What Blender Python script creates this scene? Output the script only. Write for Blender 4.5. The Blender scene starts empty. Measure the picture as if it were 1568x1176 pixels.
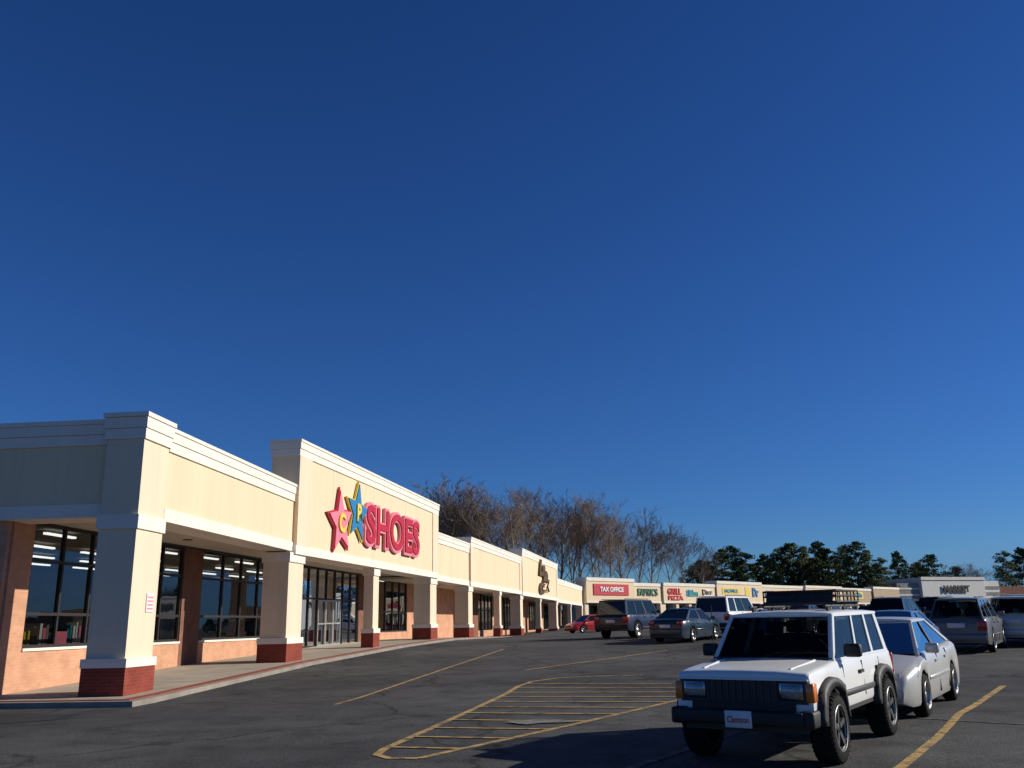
import bpy, math, random, bmesh
from mathutils import Vector, Matrix
random.seed(7)
sc=bpy.context.scene
col=sc.collection
# ------------------------------------------------------------ materials
def newmat(name):
    m=bpy.data.materials.new(name); m.use_nodes=True
    nt=m.node_tree
    return m,nt,nt.nodes['Principled BSDF']
def ramp(nt,fac,stops):
    r=nt.nodes.new('ShaderNodeValToRGB')
    el=r.color_ramp.elements
    while len(el)<len(stops): el.new(0.5)
    for e,(p,c) in zip(el,stops):
        e.position=p; e.color=(c[0],c[1],c[2],1) if hasattr(c,'__len__') else (c,c,c,1)
    nt.links.new(fac,r.inputs[0]); return r.outputs[0]
def pos(nt):
    return nt.nodes.new('ShaderNodeNewGeometry').outputs['Position']
def noise(nt,vec,scale,detail=4,rough=.55):
    n=nt.nodes.new('ShaderNodeTexNoise'); n.inputs['Scale'].default_value=scale
    n.inputs['Detail'].default_value=detail; n.inputs['Roughness'].default_value=rough
    nt.links.new(vec,n.inputs['Vector']); return n.outputs[0]
def mixc(nt,fac,a,b,blend='MIX'):
    m=nt.nodes.new('ShaderNodeMix'); m.data_type='RGBA'; m.blend_type=blend
    for s,v in ((m.inputs[0],fac),(m.inputs[6],a),(m.inputs[7],b)):
        if hasattr(v,'links') : nt.links.new(v,s)
        elif hasattr(v,'__len__'): s.default_value=(v[0],v[1],v[2],1)
        else: s.default_value=v
    return m.outputs[2]
def bump(nt,h,bs,strength=.3,dist=.02):
    b=nt.nodes.new('ShaderNodeBump'); b.inputs['Strength'].default_value=strength; b.inputs['Distance'].default_value=dist
    nt.links.new(h,b.inputs['Height']); nt.links.new(b.outputs[0],bs.inputs['Normal'])
def simple(name,c,rough=.7,metal=0,var=.12,scale=3,coat=0,bmp=0,emis=0):
    m,nt,b=newmat(name)
    p=pos(nt); n=noise(nt,p,scale)
    f=ramp(nt,n,[(.3,[x*(1-var) for x in c]),(.7,[min(1,x*(1+var)) for x in c])])
    nt.links.new(f,b.inputs['Base Color'])
    b.inputs['Roughness'].default_value=rough; b.inputs['Metallic'].default_value=metal
    b.inputs['Coat Weight'].default_value=coat
    if rough>=.8: b.inputs['Specular IOR Level'].default_value=.15
    if bmp: bump(nt,noise(nt,p,40,3),b,bmp,.01)
    if emis:
        b.inputs['Emission Color'].default_value=(*c,1); b.inputs['Emission Strength'].default_value=emis
    return m
def paint(name,c,metal=0,rough=.3):
    m,nt,b=newmat(name)
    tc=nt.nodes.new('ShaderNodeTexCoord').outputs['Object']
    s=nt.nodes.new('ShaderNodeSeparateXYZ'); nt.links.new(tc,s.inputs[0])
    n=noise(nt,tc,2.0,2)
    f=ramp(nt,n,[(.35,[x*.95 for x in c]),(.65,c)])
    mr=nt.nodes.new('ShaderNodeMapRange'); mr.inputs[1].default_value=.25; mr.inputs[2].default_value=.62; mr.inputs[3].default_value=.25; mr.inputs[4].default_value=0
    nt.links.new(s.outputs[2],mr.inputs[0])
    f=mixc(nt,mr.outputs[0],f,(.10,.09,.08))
    nt.links.new(f,b.inputs['Base Color'])
    b.inputs['Roughness'].default_value=rough
    b.inputs['Metallic'].default_value=metal; b.inputs['Coat Weight'].default_value=.35; b.inputs['Coat Roughness'].default_value=.06
    return m
def asphalt_color(nt,p,k=1.0):
    n1=noise(nt,p,.09,5,.6); n2=noise(nt,p,1.1,6,.65); n3=noise(nt,p,45,2)
    c=ramp(nt,n1,[(.35,(.050*k,.050*k,.052*k)),(.5,(.073*k,.072*k,.072*k)),(.68,(.112*k,.109*k,.105*k))])
    c=mixc(nt,.8,c,ramp(nt,n2,[(.3,.52),(.5,1.0),(.7,1.3)]),'MULTIPLY')
    c=mixc(nt,.9,c,ramp(nt,n3,[(.3,.4),(.5,1.0),(.72,1.9)]),'MULTIPLY')
    w=nt.nodes.new('ShaderNodeVectorMath'); w.operation='ADD'
    nn=nt.nodes.new('ShaderNodeTexNoise'); nn.inputs['Scale'].default_value=.7; nn.inputs['Detail'].default_value=5
    nt.links.new(p,nn.inputs['Vector'])
    sc_=nt.nodes.new('ShaderNodeVectorMath'); sc_.operation='SCALE'; sc_.inputs[3].default_value=2.2
    nt.links.new(nn.outputs[1],sc_.inputs[0]); nt.links.new(p,w.inputs[0]); nt.links.new(sc_.outputs[0],w.inputs[1])
    v=nt.nodes.new('ShaderNodeTexVoronoi'); v.feature='DISTANCE_TO_EDGE'; v.inputs['Scale'].default_value=.17
    nt.links.new(w.outputs[0],v.inputs['Vector'])
    crack=ramp(nt,v.outputs['Distance'],[(0,.4),(.006,.45),(.013,1.0)])
    c=mixc(nt,.8,c,crack,'MULTIPLY')
    sp=ramp(nt,noise(nt,p,3.3,2),[(.24,.5),(.31,1.0)])
    c=mixc(nt,.7,c,sp,'MULTIPLY')
    return c,n3
M={}
m,nt,b=newmat('asphalt'); p=pos(nt); c,n3=asphalt_color(nt,p)
nt.links.new(c,b.inputs['Base Color']); b.inputs['Roughness'].default_value=.9; b.inputs['Specular IOR Level'].default_value=.12; bump(nt,n3,b,.5,.012); M['asphalt']=m
m,nt,b=newmat('fresh_asphalt'); p=pos(nt); c,n3=asphalt_color(nt,p,.38)
nt.links.new(c,b.inputs['Base Color']); b.inputs['Roughness'].default_value=.8; bump(nt,n3,b,.5,.012); M['freshasphalt']=m
def markmat(name,c,lo,hi):
    m,nt,b=newmat(name); p=pos(nt); a,n3=asphalt_color(nt,p)
    w=ramp(nt,noise(nt,p,5,8,.75),[(lo,0),(hi,1)])
    nt.links.new(mixc(nt,w,a,mixc(nt,.3,c,ramp(nt,noise(nt,p,30,3),[(.3,.5),(.6,1.1)]),'MULTIPLY')),b.inputs['Base Color']); b.inputs['Roughness'].default_value=.85
    b.inputs['Specular IOR Level'].default_value=.15
    bump(nt,n3,b,.4,.01); return m
M['yellow']=markmat('yellow_road_paint',(.52,.34,.13),.36,.54)
M['white_line']=markmat('white_road_paint',(.28,.27,.25),.45,.68)
def stucco(name,c):
    m,nt,b=newmat(name); p=pos(nt)
    mp=nt.nodes.new('ShaderNodeMapping'); mp.inputs['Scale'].default_value=(1,1,.25); nt.links.new(p,mp.inputs[0])
    n=noise(nt,mp.outputs[0],.8,6,.6)
    f=ramp(nt,n,[(.3,[x*.93 for x in c]),(.65,c)])
    mp2=nt.nodes.new('ShaderNodeMapping'); mp2.inputs['Scale'].default_value=(5,5,.22); nt.links.new(p,mp2.inputs[0])
    f=mixc(nt,.4,f,ramp(nt,noise(nt,mp2.outputs[0],1,4,.6),[(.3,.86),(.5,1.0)]),'MULTIPLY')
    nt.links.new(f,b.inputs['Base Color']); b.inputs['Roughness'].default_value=.92; b.inputs['Specular IOR Level'].default_value=.08
    bump(nt,noise(nt,p,60,3),b,.25,.006); return m
M['cream']=stucco('cream_stucco',(.80,.64,.44))
M['cream2']=stucco('pale_stucco',(.79,.66,.49))
M['tan']=stucco('tan_stucco',(.45,.35,.25))
M['trim']=stucco('white_trim',(.83,.77,.68))
M['soffit']=simple('soffit',(.58,.52,.43),.9,var=.05)
M['concrete']=simple('concrete',(.42,.36,.29),.9,var=.15,scale=1.2,bmp=.3)
M['kerb']=simple('kerb_concrete',(.28,.245,.21),.9,var=.2,scale=2,bmp=.3)
M['redkerb']=simple('red_kerb_brick',(.27,.085,.06),.85,var=.25,scale=5)
def brick(name,c1,c2,mort,scale):
    m,nt,b=newmat(name); p=pos(nt)
    s=nt.nodes.new('ShaderNodeSeparateXYZ'); nt.links.new(p,s.inputs[0])
    a=nt.nodes.new('ShaderNodeMath'); nt.links.new(s.outputs[0],a.inputs[0]); nt.links.new(s.outputs[1],a.inputs[1])
    cb=nt.nodes.new('ShaderNodeCombineXYZ'); nt.links.new(a.outputs[0],cb.inputs[0]); nt.links.new(s.outputs[2],cb.inputs[1])
    t=nt.nodes.new('ShaderNodeTexBrick'); nt.links.new(cb.outputs[0],t.inputs['Vector'])
    t.inputs['Scale'].default_value=scale; t.inputs['Color1'].default_value=(*c1,1); t.inputs['Color2'].default_value=(*c2,1); t.inputs['Mortar'].default_value=(*mort,1)
    t.inputs['Mortar Size'].default_value=.010; t.inputs['Brick Width'].default_value=.42; t.inputs['Row Height'].default_value=.15
    n=ramp(nt,noise(nt,p,1.5,4),[(.3,.8),(.7,1.1)])
    nt.links.new(mixc(nt,1,t.outputs[0],n,'MULTIPLY'),b.inputs['Base Color']); b.inputs['Roughness'].default_value=.9; b.inputs['Specular IOR Level'].default_value=.1
    return m
M['brick']=brick('salmon_brick',(.64,.34,.21),(.58,.29,.18),(.56,.38,.26),2.0)
M['brickdk']=brick('brown_brick',(.26,.12,.08),(.22,.1,.065),(.25,.18,.14),2.0)
M['brickred']=brick('red_brick',(.27,.06,.04),(.22,.045,.032),(.24,.10,.075),2.0)
M['bronze']=simple('bronze_frame',(.035,.03,.028),.5,metal=.3)
M['alu']=simple('light_frame',(.5,.5,.48),.4,metal=.6)
def glassmat(name,ior,tint_,gcol):
    m=bpy.data.materials.new(name); m.use_nodes=True; nt=m.node_tree; nt.nodes.clear()
    o=nt.nodes.new('ShaderNodeOutputMaterial'); mx=nt.nodes.new('ShaderNodeMixShader'); fr=nt.nodes.new('ShaderNodeFresnel'); fr.inputs[0].default_value=ior
    tr=nt.nodes.new('ShaderNodeBsdfTransparent'); tr.inputs[0].default_value=(*tint_,1)
    gl=nt.nodes.new('ShaderNodeBsdfGlossy'); gl.inputs['Roughness'].default_value=.01; gl.inputs[0].default_value=(*gcol,1)
    p=pos(nt); bp=nt.nodes.new('ShaderNodeBump'); bp.inputs['Strength'].default_value=.08; bp.inputs['Distance'].default_value=.05
    nt.links.new(noise(nt,p,.8,1),bp.inputs['Height']); nt.links.new(bp.outputs[0],gl.inputs['Normal'])
    nt.links.new(fr.outputs[0],mx.inputs[0]); nt.links.new(tr.outputs[0],mx.inputs[1]); nt.links.new(gl.outputs[0],mx.inputs[2]); nt.links.new(mx.outputs[0],o.inputs[0]); return m
M['glass']=glassmat('shop_glass',2.0,(.42,.44,.44),(.75,.8,.85))
M['cargls']=glassmat('car_glass',1.42,(.34,.37,.36),(.75,.8,.85))
M['dkglass']=simple('dark_glass',(.012,.014,.016),.08,var=.1,coat=.2)
M['carglass']=simple('tinted_glass',(.008,.010,.012),.04,var=.1)
M['seat']=simple('seat_fabric',(.05,.05,.055),.9)
M['inwall']=simple('interior_wall',(.25,.23,.21),.9)
M['infloor']=simple('interior_floor',(.22,.19,.16),.6)
M['lamp']=simple('fluorescent_lamp',(1,.97,.9),.5,emis=2.6,var=0)
for n_,c_ in dict(red=(.50,.012,.03),pink=(.80,.22,.30),blue=(.02,.20,.45),yel=(.8,.60,.06),grn=(.03,.12,.07),white=(.8,.8,.78),black=(.015,.015,.015),teal=(.03,.3,.33),signbrown=(.11,.06,.02)).items():
    M[n_]=simple('sign_'+n_,c_,.45,var=.05)
M['rubber']=simple('tyre_rubber',(.014,.014,.014),.85,var=.2,scale=20)
M['plastic']=simple('black_plastic',(.013,.013,.015),.6)
M['greyplastic_shade']=simple('grey_plastic_and_shade',(.035,.035,.037),.6)  # grey of plastic parts; also painted-in shade on the jeep's grille panel
M['chrome']=simple('chrome',(.4,.4,.4),.2,metal=1,var=.03)
M['rim']=simple('alloy_rim',(.40,.40,.41),.35,metal=.7,var=.08)
M['lens']=simple('headlamp_lens',(.30,.31,.31),.1,metal=.3,coat=.5,var=.25,scale=25)
M['amber']=simple('amber_lens',(.75,.20,.02),.25,coat=.5)
M['tail']=simple('tail_lens',(.35,.01,.01),.2,coat=.5)
M['plate']=simple('plate_white',(.7,.7,.7),.5,var=.04)
M['orange']=simple('orange_print',(.55,.07,.06),.5)
M['bark']=simple('bark',(.30,.235,.175),.95,var=.35,scale=1)
M['twig']=simple('twig',(.20,.15,.115),.95,var=.25,scale=.4)
M['pinebark']=simple('pine_bark',(.16,.10,.07),.95,var=.3,scale=4)
def leafmat(name,c):
    m,nt,b=newmat(name); p=pos(nt)
    f=ramp(nt,noise(nt,p,.45,4),[(.3,[x*.55 for x in c]),(.55,c),(.75,[x*1.5 for x in c])])
    nt.links.new(f,b.inputs['Base Color']); b.inputs['Roughness'].default_value=.85; b.inputs['Specular IOR Level'].default_value=.1
    return m
M['needle']=leafmat('pine_needles',(.080,.108,.04))
M['shrub']=leafmat('woodland_scrub',(.085,.066,.045))
# ------------------------------------------------------------ mesh builder
class MB:
    def __init__(s): s.v=[];s.f=[];s.m=[];s.s=[];s.mats=[]
    def mi(s,k):
        mt=M[k] if isinstance(k,str) else k
        if mt not in s.mats: s.mats.append(mt)
        return s.mats.index(mt)
    def add(s,vs,fs,mat,smooth=False):
        o=len(s.v); s.v+= [tuple(x) for x in vs]; i=s.mi(mat)
        for f in fs: s.f.append([a+o for a in f]); s.m.append(i); s.s.append(smooth)
    def hexa(s,p,mat):
        s.add(p,[(3,2,1,0),(4,5,6,7),(0,1,5,4),(1,2,6,5),(2,3,7,6),(3,0,4,7)],mat)
    def box(s,x0,x1,y0,y1,z0,z1,mat):
        s.hexa([(x0,y0,z0),(x1,y0,z0),(x1,y1,z0),(x0,y1,z0),(x0,y0,z1),(x1,y0,z1),(x1,y1,z1),(x0,y1,z1)],mat)
    def rbox(s,x0,x1,y0,y1,z0,z1,mat,r=.03,seg=2):
        bm=bmesh.new(); bmesh.ops.create_cube(bm,size=1)
        for v in bm.verts: v.co=Vector(((x0+x1)/2+v.co.x*(x1-x0),(y0+y1)/2+v.co.y*(y1-y0),(z0+z1)/2+v.co.z*(z1-z0)))
        bmesh.ops.bevel(bm,geom=bm.edges[:],offset=r,segments=seg,affect='EDGES',profile=.5)
        bm.verts.index_update(); s.add([v.co[:] for v in bm.verts],[[v.index for v in f.verts] for f in bm.faces],mat,True); bm.free()
    def tube(s,p0,p1,r0,r1,n,mat,smooth=True,cap=False):
        p0=Vector(p0);p1=Vector(p1);d=(p1-p0)
        if d.length<1e-6: return
        d.normalize(); a=d.orthogonal().normalized(); b=d.cross(a)
        vs=[]
        for p,r in((p0,r0),(p1,r1)):
            for i in range(n):
                t=2*math.pi*i/n; vs.append(p+a*(r*math.cos(t))+b*(r*math.sin(t)))
        fs=[(i,(i+1)%n,n+(i+1)%n,n+i) for i in range(n)]
        if cap: fs+= [tuple(range(n-1,-1,-1)),tuple(range(n,2*n))]
        s.add(vs,fs,mat,smooth)
    def lathe_y(s,c,prof,n,mat,smooth=True):
        vs=[];k=len(prof)
        for i in range(n):
            t=2*math.pi*i/n
            for r,y in prof: vs.append((c[0]+r*math.cos(t),c[1]+y,c[2]+r*math.sin(t)))
        fs=[]
        for i in range(n):
            j=(i+1)%n
            for q in range(k-1): fs.append((i*k+q,i*k+q+1,j*k+q+1,j*k+q))
        s.add(vs,fs,mat,smooth)
    def mesh(s,name):
        me=bpy.data.meshes.new(name); me.from_pydata(s.v,[],s.f)
        for mt in s.mats: me.materials.append(mt)
        me.polygons.foreach_set('material_index',s.m); me.polygons.foreach_set('use_smooth',s.s); me.update()
        return me
    def obj(s,name,parent=None,fixn=False):
        me=s.mesh(name)
        if fixn:
            bm=bmesh.new(); bm.from_mesh(me); bmesh.ops.recalc_face_normals(bm,faces=bm.faces[:]); bm.to_mesh(me); bm.free()
        ob=bpy.data.objects.new(name,me); col.objects.link(ob)
        if parent: ob.parent=parent
        return ob
def empty(name,loc=(0,0,0)):
    e=bpy.data.objects.new(name,None); e.location=loc; e.empty_display_size=.3; col.objects.link(e); return e
# ------------------------------------------------------------ terrain
LT=[(10,0),(21,.05),(32,.33),(43,.62),(53,.76),(66,.6),(80,.45),(105,.22),(130,.2),(1e5,.2)]
RT=[(10,0),(17,.15),(32,.42),(45,.76),(60,.82),(80,.92),(110,1.25),(150,1.4),(200,1.5),(1e5,1.5)]
def tab(T,y):
    if y<=T[0][0]: return T[0][1]
    for (a,b),(c,d) in zip(T,T[1:]):
        if y<=c: return b+(d-b)*(y-a)/(c-a)
def g(x,y):
    t=min(1,max(0,(x+9)/24)); return tab(LT,y)*(1-t)+tab(RT,y)*t
xs=[-1500,-400,-100,-40,-20,-15]+list(range(-12,31))+list(range(35,151,5))+[200,400,1500]
ys=[-400,-60,-10,0,5]+list(range(6,61))+sorted(set(list(range(65,241,5))+[66]))+[300,500,1600]
mb=MB(); vs=[(x,y,g(x,y)) for y in ys for x in xs]; nx=len(xs)
mb.add(vs,[(j*nx+i,j*nx+i+1,(j+1)*nx+i+1,(j+1)*nx+i) for j in range(len(ys)-1) for i in range(nx-1)],'asphalt',True)
mb.obj('asphalt_ground')
mk=MB()
def line(pts,w,mat,dz=.008):
    P=[]
    for a,b in zip(pts,pts[1:]):
        a=Vector(a);b=Vector(b);n=max(1,int((b-a).length/.5))
        P+=[a.lerp(b,i/n) for i in range(n)]
    P.append(Vector(pts[-1])); vs=[]
    for i,q in enumerate(P):
        d=(P[min(i+1,len(P)-1)]-P[max(i-1,0)]).normalized(); nrm=Vector((-d.y,d.x))*w/2
        for s_ in(1,-1):
            r=q+nrm*s_; vs.append((r.x,r.y,g(r.x,r.y)+dz))
    mk.add(vs,[(2*i,2*i+1,2*i+3,2*i+2) for i in range(len(P)-1)],mat)
Ledge=[(-1.25,11.75),(-1.62,11.8),(-1.82,12.1),(-1.8,12.6),(-1.07,16.3),(-.35,20.2),(.0,22.4),(.35,23.6),(1.0,24.4),(2.0,24.7),(3.3,24.6)]
line(Ledge,.12,'yellow'); line([(-1.25,11.75),(.87,14.8),(3.04,18.1),(4.2,19.85)],.12,'yellow')
def lx(y):
    for (a,b),(c,d) in zip(Ledge[3:],Ledge[4:]):
        if b<=y<=d: return a+(c-a)*(y-b)/(d-b)
    return -1.8
y=12.75
while y<23.8:
    x0=lx(y)+.05; n=0; x=x0; yy=y
    while n<160:
        x+=.05; yy-=.05*.30; n+=1
        xr=-1.25+(yy-11.75)*.678 if yy<19 else 3.6
        if x>=min(xr,3.9): break
    line([(x0,y),(x,yy)],.10,'yellow',.012); y+=1.02
line([(-3.75,19.2),(-2.2,29.5),(-.6,39.5)],.09,'yellow')
ax=Vector((.559,.829))
for n in range(-1,9):
    p0=Vector((4.27+n*3.1,10.6)); 
    a=p0-ax*1.6; bb=p0+ax*(5.2 if n<0 else 10.4)
    if n==0: line([tuple(a),(4.27,10.6),(5.5,12.5),(6.35,13.9),(6.95,14.9),(7.75,16.0),(10,19.3)],.12,'yellow')
    else: line([tuple(a),tuple(bb)],.12,'white_line' if n<0 else 'yellow')
line([(5.6,15.0),(7.4,13.4),(12,9.6)],.09,'white_line')
for n in range(-3,12):
    p0=Vector((9.5+n*3.1,27.5)); line([tuple(p0),tuple(p0+ax*10)],.12,'yellow' if n%2 else 'white_line')
for n in range(-2,16):
    p0=Vector((4+n*3.1,45)); line([tuple(p0),tuple(p0+ax*10)],.12,'white_line')
mk.obj('parking_lot_markings')
m,nt,b=newmat('patch_rubble'); p=pos(nt); nt.links.new(ramp(nt,noise(nt,p,7,5,.7),[(.35,(.09,.09,.088)),(.6,(.24,.22,.19))]),b.inputs['Base Color']); b.inputs['Roughness'].default_value=.95; M['patch']=m
pb=MB(); vs=[]
for i in range(18):
    t=6.283*i/18; r=random.uniform(.55,1.1); x=.25+.7*r*math.cos(t); y=15.2+.36*r*math.sin(t); vs.append((x,y,g(x,y)+.018))
pb.add(vs,[tuple(range(18))],'patch'); pb.obj('pavement_patch')
pb=MB(); vs=[]
for i in range(22):
    t=6.283*i/22; r=random.uniform(.8,1.1); x=-10.6+2.1*r*math.cos(t); y=17.9+1.2*r*math.sin(t); vs.append((x,y,g(x,y)+.008))
pb.add(vs,[tuple(range(22))],'freshasphalt'); pb.obj('pavement_patch')
# ------------------------------------------------------------ main strip building
def fx(s): return -9.05+.0864*(s-21.3) if s<32.4 else -8.09+.178*(s-32.4)
def fp(s,o):
    t=min(1,max(0,(s-31.4)/2)); m_=.0864+(.178-.0864)*t; k=1/math.hypot(1,m_)
    return (fx(s)+o*k, s-o*m_*k)
def prism(mb,s0,s1,o0,o1,z0,z1,mat):
    z0=z0 if hasattr(z0,'__len__') else (z0,z0); z1=z1 if hasattr(z1,'__len__') else (z1,z1)
    a=fp(s0,o0);b=fp(s0,o1);c=fp(s1,o1);d=fp(s1,o0)
    mb.hexa([(*a,z0[0]),(*b,z0[0]),(*c,z0[1]),(*d,z0[1]),(*a,z1[0]),(*b,z1[0]),(*c,z1[1]),(*d,z1[1])],mat)
def fl(s): return tab(LT,s)+.13
def pier(mb,s,ln,dp,ztop):
    f=fl(s)-.1; h=fl(s)
    prism(mb,s-.06,s+ln+.06,.06,-dp-.06,f,h+.62,'brickred')
    prism(mb,s-.08,s+ln+.08,.08,-dp-.08,h+.62,h+.82,'trim')
    prism(mb,s,s+ln,0,-dp,h+.82,ztop-.36,'cream2')
    prism(mb,s-.05,s+ln+.05,.05,-dp-.05,ztop-.36,ztop-.02,'trim')
def fascia(mb,s0,s1,o,zb,zt,end0=False,end1=False,pil=1.1,th=.95):
    prism(mb,s0,s1,o,-th,zb,zt-.02,'cream')
    e0=.04 if end0 else -.003; e1=.04 if end1 else -.003
    prism(mb,s0-e0,s1+e1,o+.04,-th-.03,zb-.05,zb+.27,'trim')
    prism(mb,s0-e0,s1+e1,o+.05,-th-.05,zt-.62,zt-.36,'trim')
    prism(mb,s0-e0-.02*(end0),s1+e1+.02*end1,o+.08,-th-.08,zt-.352,zt-.1,'trim')
    prism(mb,s0-e0-.04*(end0),s1+e1+.04*end1,o+.11,-th-.11,zt-.095,zt,'trim')
    s=s0+3.4
    while s<s1-1.5:
        prism(mb,s,s+.025,o+.004,o-.02,zb+.28,zt-.63,'soffit'); s+=4.9
    if pil:
        for a,b_ in((s0+.002,s0+pil),(s1-pil,s1-.002)):
            prism(mb,a,b_,o+.045,o-.02,zb+.272,zt-.622,'cream2')
def window(mb,s0,s1,z0,z1,oo=-3.5,nm=None,hor=(2.05,),fm='bronze'):
    P=[(*fp(s0,oo),z0),(*fp(s1,oo),z0),(*fp(s1,oo),z1),(*fp(s0,oo),z1)]
    mb.add(P,[(0,1,2,3)],'glass')
    nm=nm or max(1,round((s1-s0)/1.35))
    for i in range(nm+1):
        s=s0+(s1-s0-.07)*i/nm; prism(mb,s,s+.07,oo+.06,oo-.05,z0,z1,fm)
    for h in (z0,z1-.09)+tuple(hor):
        prism(mb,s0+.004,s1-.004,oo+.054,oo-.044,h,h+.08,fm)
B=MB()
ZS=4.35
sw=MB()
sl=[20.3,21.3,23,25,27,29,31,32.4]+[x for x in range(34,132,3)]
for a,b_ in zip(sl,sl[1:]):
    z0=(fl(a)-.4,fl(b_)-.4)
    prism(sw,a+.012,b_-.012,-26 if a<22 else -3.6,.45,z0,(fl(a),fl(b_)),'concrete')
    prism(sw,a,b_,-3.6,.44,z0,(fl(a)-.015,fl(b_)-.015),'kerb')
    prism(sw,a,b_,.45,.72,z0,(fl(a)+.004,fl(b_)+.004),'redkerb')
    prism(sw,a,b_,.72,.92,z0,(fl(a)-.01,fl(b_)-.01),'kerb')
prism(sw,20.05,20.3,-26,.92,-.3,fl(20.3)-.01,'kerb')
prism(sw,20.3-.005,20.55,-26,.45,-.2,fl(20.3)+.004,'redkerb')
sw.obj('sidewalk')
pier(B,21.3,1.3,.95,ZS)
prism(B,21.3,22.6,0,-.95,ZS-.02,6.8,'cream2')
prism(B,21.25,22.65,.05,-1.0,6.18,6.44,'trim'); prism(B,21.22,22.68,.08,-1.03,6.45,6.72,'trim'); prism(B,21.19,22.71,.11,-1.06,6.73,6.84,'trim')
prism(B,21.45,22.4,-.95,-26,ZS,6.62,'cream')
prism(B,21.40,22.4,-.953,-26,ZS-.05,ZS+.27,'trim')
prism(B,21.40,22.4,-1.02,-26,6.08,6.34,'trim'); prism(B,21.37,22.4,-1.06,-26,6.348,6.6,'trim'); prism(B,21.34,22.44,-1.1,-26,6.605,6.72,'trim')
fascia(B,22.6,32.5,-.03,ZS,6.72,pil=0)
pier(B,32.2,1.3,.95,4.27)
fascia(B,32.5,52.0,.10,4.25,8.43,True,True,1.15)
pier(B,41.3,.75,.45,4.22); pier(B,50.8,1.3,.95,4.22)
prism(B,22.4,52,-.95,-3.6,4.42,4.55,'soffit')
for s in (25,28.5,36,40,44,48):
    a=fp(s,-2.1); B.tube((*a,4.40),(*a,4.425),.16,.16,12,'bronze',False,True)
def wallseg(s0,s1,z1=4.42,mat='brick'):
    prism(B,s0,s1,-3.4,-3.62,fl(s0)-.2,z1,mat)
wallseg(21.75,22.6); wallseg(31.2,32.5,mat='brickdk'); wallseg(38.4,41.0); wallseg(48.7,50.6,mat='brickdk')
for a,b_ in((22.6,31.2),(32.5,38.4)):
    zz=1.18
    prism(B,a,b_,-3.4,-3.62,fl(a)-.2,zz,'brick'); prism(B,a,b_,-3.36,-3.6,zz+.001,zz+.07,'trim')
    window(B,a,b_,zz+.07,4.42,hor=(2.05,3.4))
window(B,41,48.7,fl(44)-.05,4.42,hor=(fl(44)+2.15,),nm=7)
for k in range(3):
    s=43.2+k*.98
    for q in (s,s+.9): prism(B,q,q+.06,-3.40,-3.46,fl(s),fl(s)+2.15,'alu')
    for h in (0,1.0,2.08): prism(B,s+.061,s+.899,-3.402,-3.458,fl(s)+h,fl(s)+h+.07,'alu')
wallseg(57.5,66)
window(B,50.6,57.5,fl(52)+.4,4.3,hor=(2.4,)); prism(B,50.6,57.5,-3.4,-3.6,.5,fl(52)+.4,'brick')
for s,mt,z,w,h in((24.2,'pink',1.3,.5,.35),(34,'yel',1.35,.5,.35),(35.6,'pink',1.3,.5,.4),(42,'white',1.0,.7,.5),(46.8,'yel',1.1,.8,.5),(47.4,'pink',1.9,.6,.7)):
    prism(B,s,s+w,-3.52,-3.53,z,z+h,mt)
prism(B,21.75,60,-3.62,-18,-.3,.12,'infloor')
prism(B,21.75,60,-18,-18.2,.1,4.7,'inwall'); prism(B,21.6,21.76,-3.45,-26,-.2,ZS,'brick'); prism(B,59.9,60,-3.62,-18,0,4.7,'inwall')
prism(B,21.75,60,-3.45,-26,4.56,4.7,'inwall')
for i in range(12):
    for j in range(4):
        prism(B,22.5+i*3.1,24.0+i*3.1,-5.0-j*2.6,-5.13-j*2.6,4.40,4.46,'lamp')
for i in range(26):
    s=23+i*1.35; z=fl(s)
    for o in (-5.0,-8.0):
        prism(B,s,s+1.0,o,o-.6,.1,z+1.15+random.random()*.25,'inwall' if i%3 else 'black')
        for k in range(6):
            q=s+.03+k*.16; prism(B,q,q+random.uniform(.08,.15),o+.03,o-.3,z+.9,z+1.2+random.random()*.4,random.choice(['pink','blue','yel','white','teal','red','black','grn','white','signbrown','inwall']))
B.obj('shoe_store_building',fixn=True)
pq=MB(); prism(pq,22.05,22.42,.02,.003,2.05,2.5,'plate')
for k in range(4): prism(pq,22.09,22.38,.024,.021,2.12+k*.09,2.15+k*.09,'pink')
pq.obj('wall_notice')
C=MB()
blocks=[(52.0,60.45,-.05,4.15,6.88),(60.45,80.2,.05,4.12,7.33),(80.2,103.7,.12,4.05,8.1),(103.7,131,-.02,3.92,6.55)]
for a,b_,o,zb,zt in blocks:
    fascia(C,a+.003,b_-.003,o,zb,zt,o>0,o>0,1.0 if o>0 else 0)
    prism(C,a+.003,b_-.003,-.95,-3.5,zb+.08,zb+.2,'soffit'); prism(C,a+.003,b_-.003,-3.5,-18,zb+.3,zb+1.3,'tan')
for s,l,d,z in((60.0,1.2,.9,4.1),(70.4,.7,.45,4.1),(79.6,1.3,.9,4.03),(91,.7,.45,4.03),(102.9,1.2,.9,3.9),(116.5,.7,.45,3.9),(129.8,1.2,.9,3.9)):
    pier(C,s,l,d,z)
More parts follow.
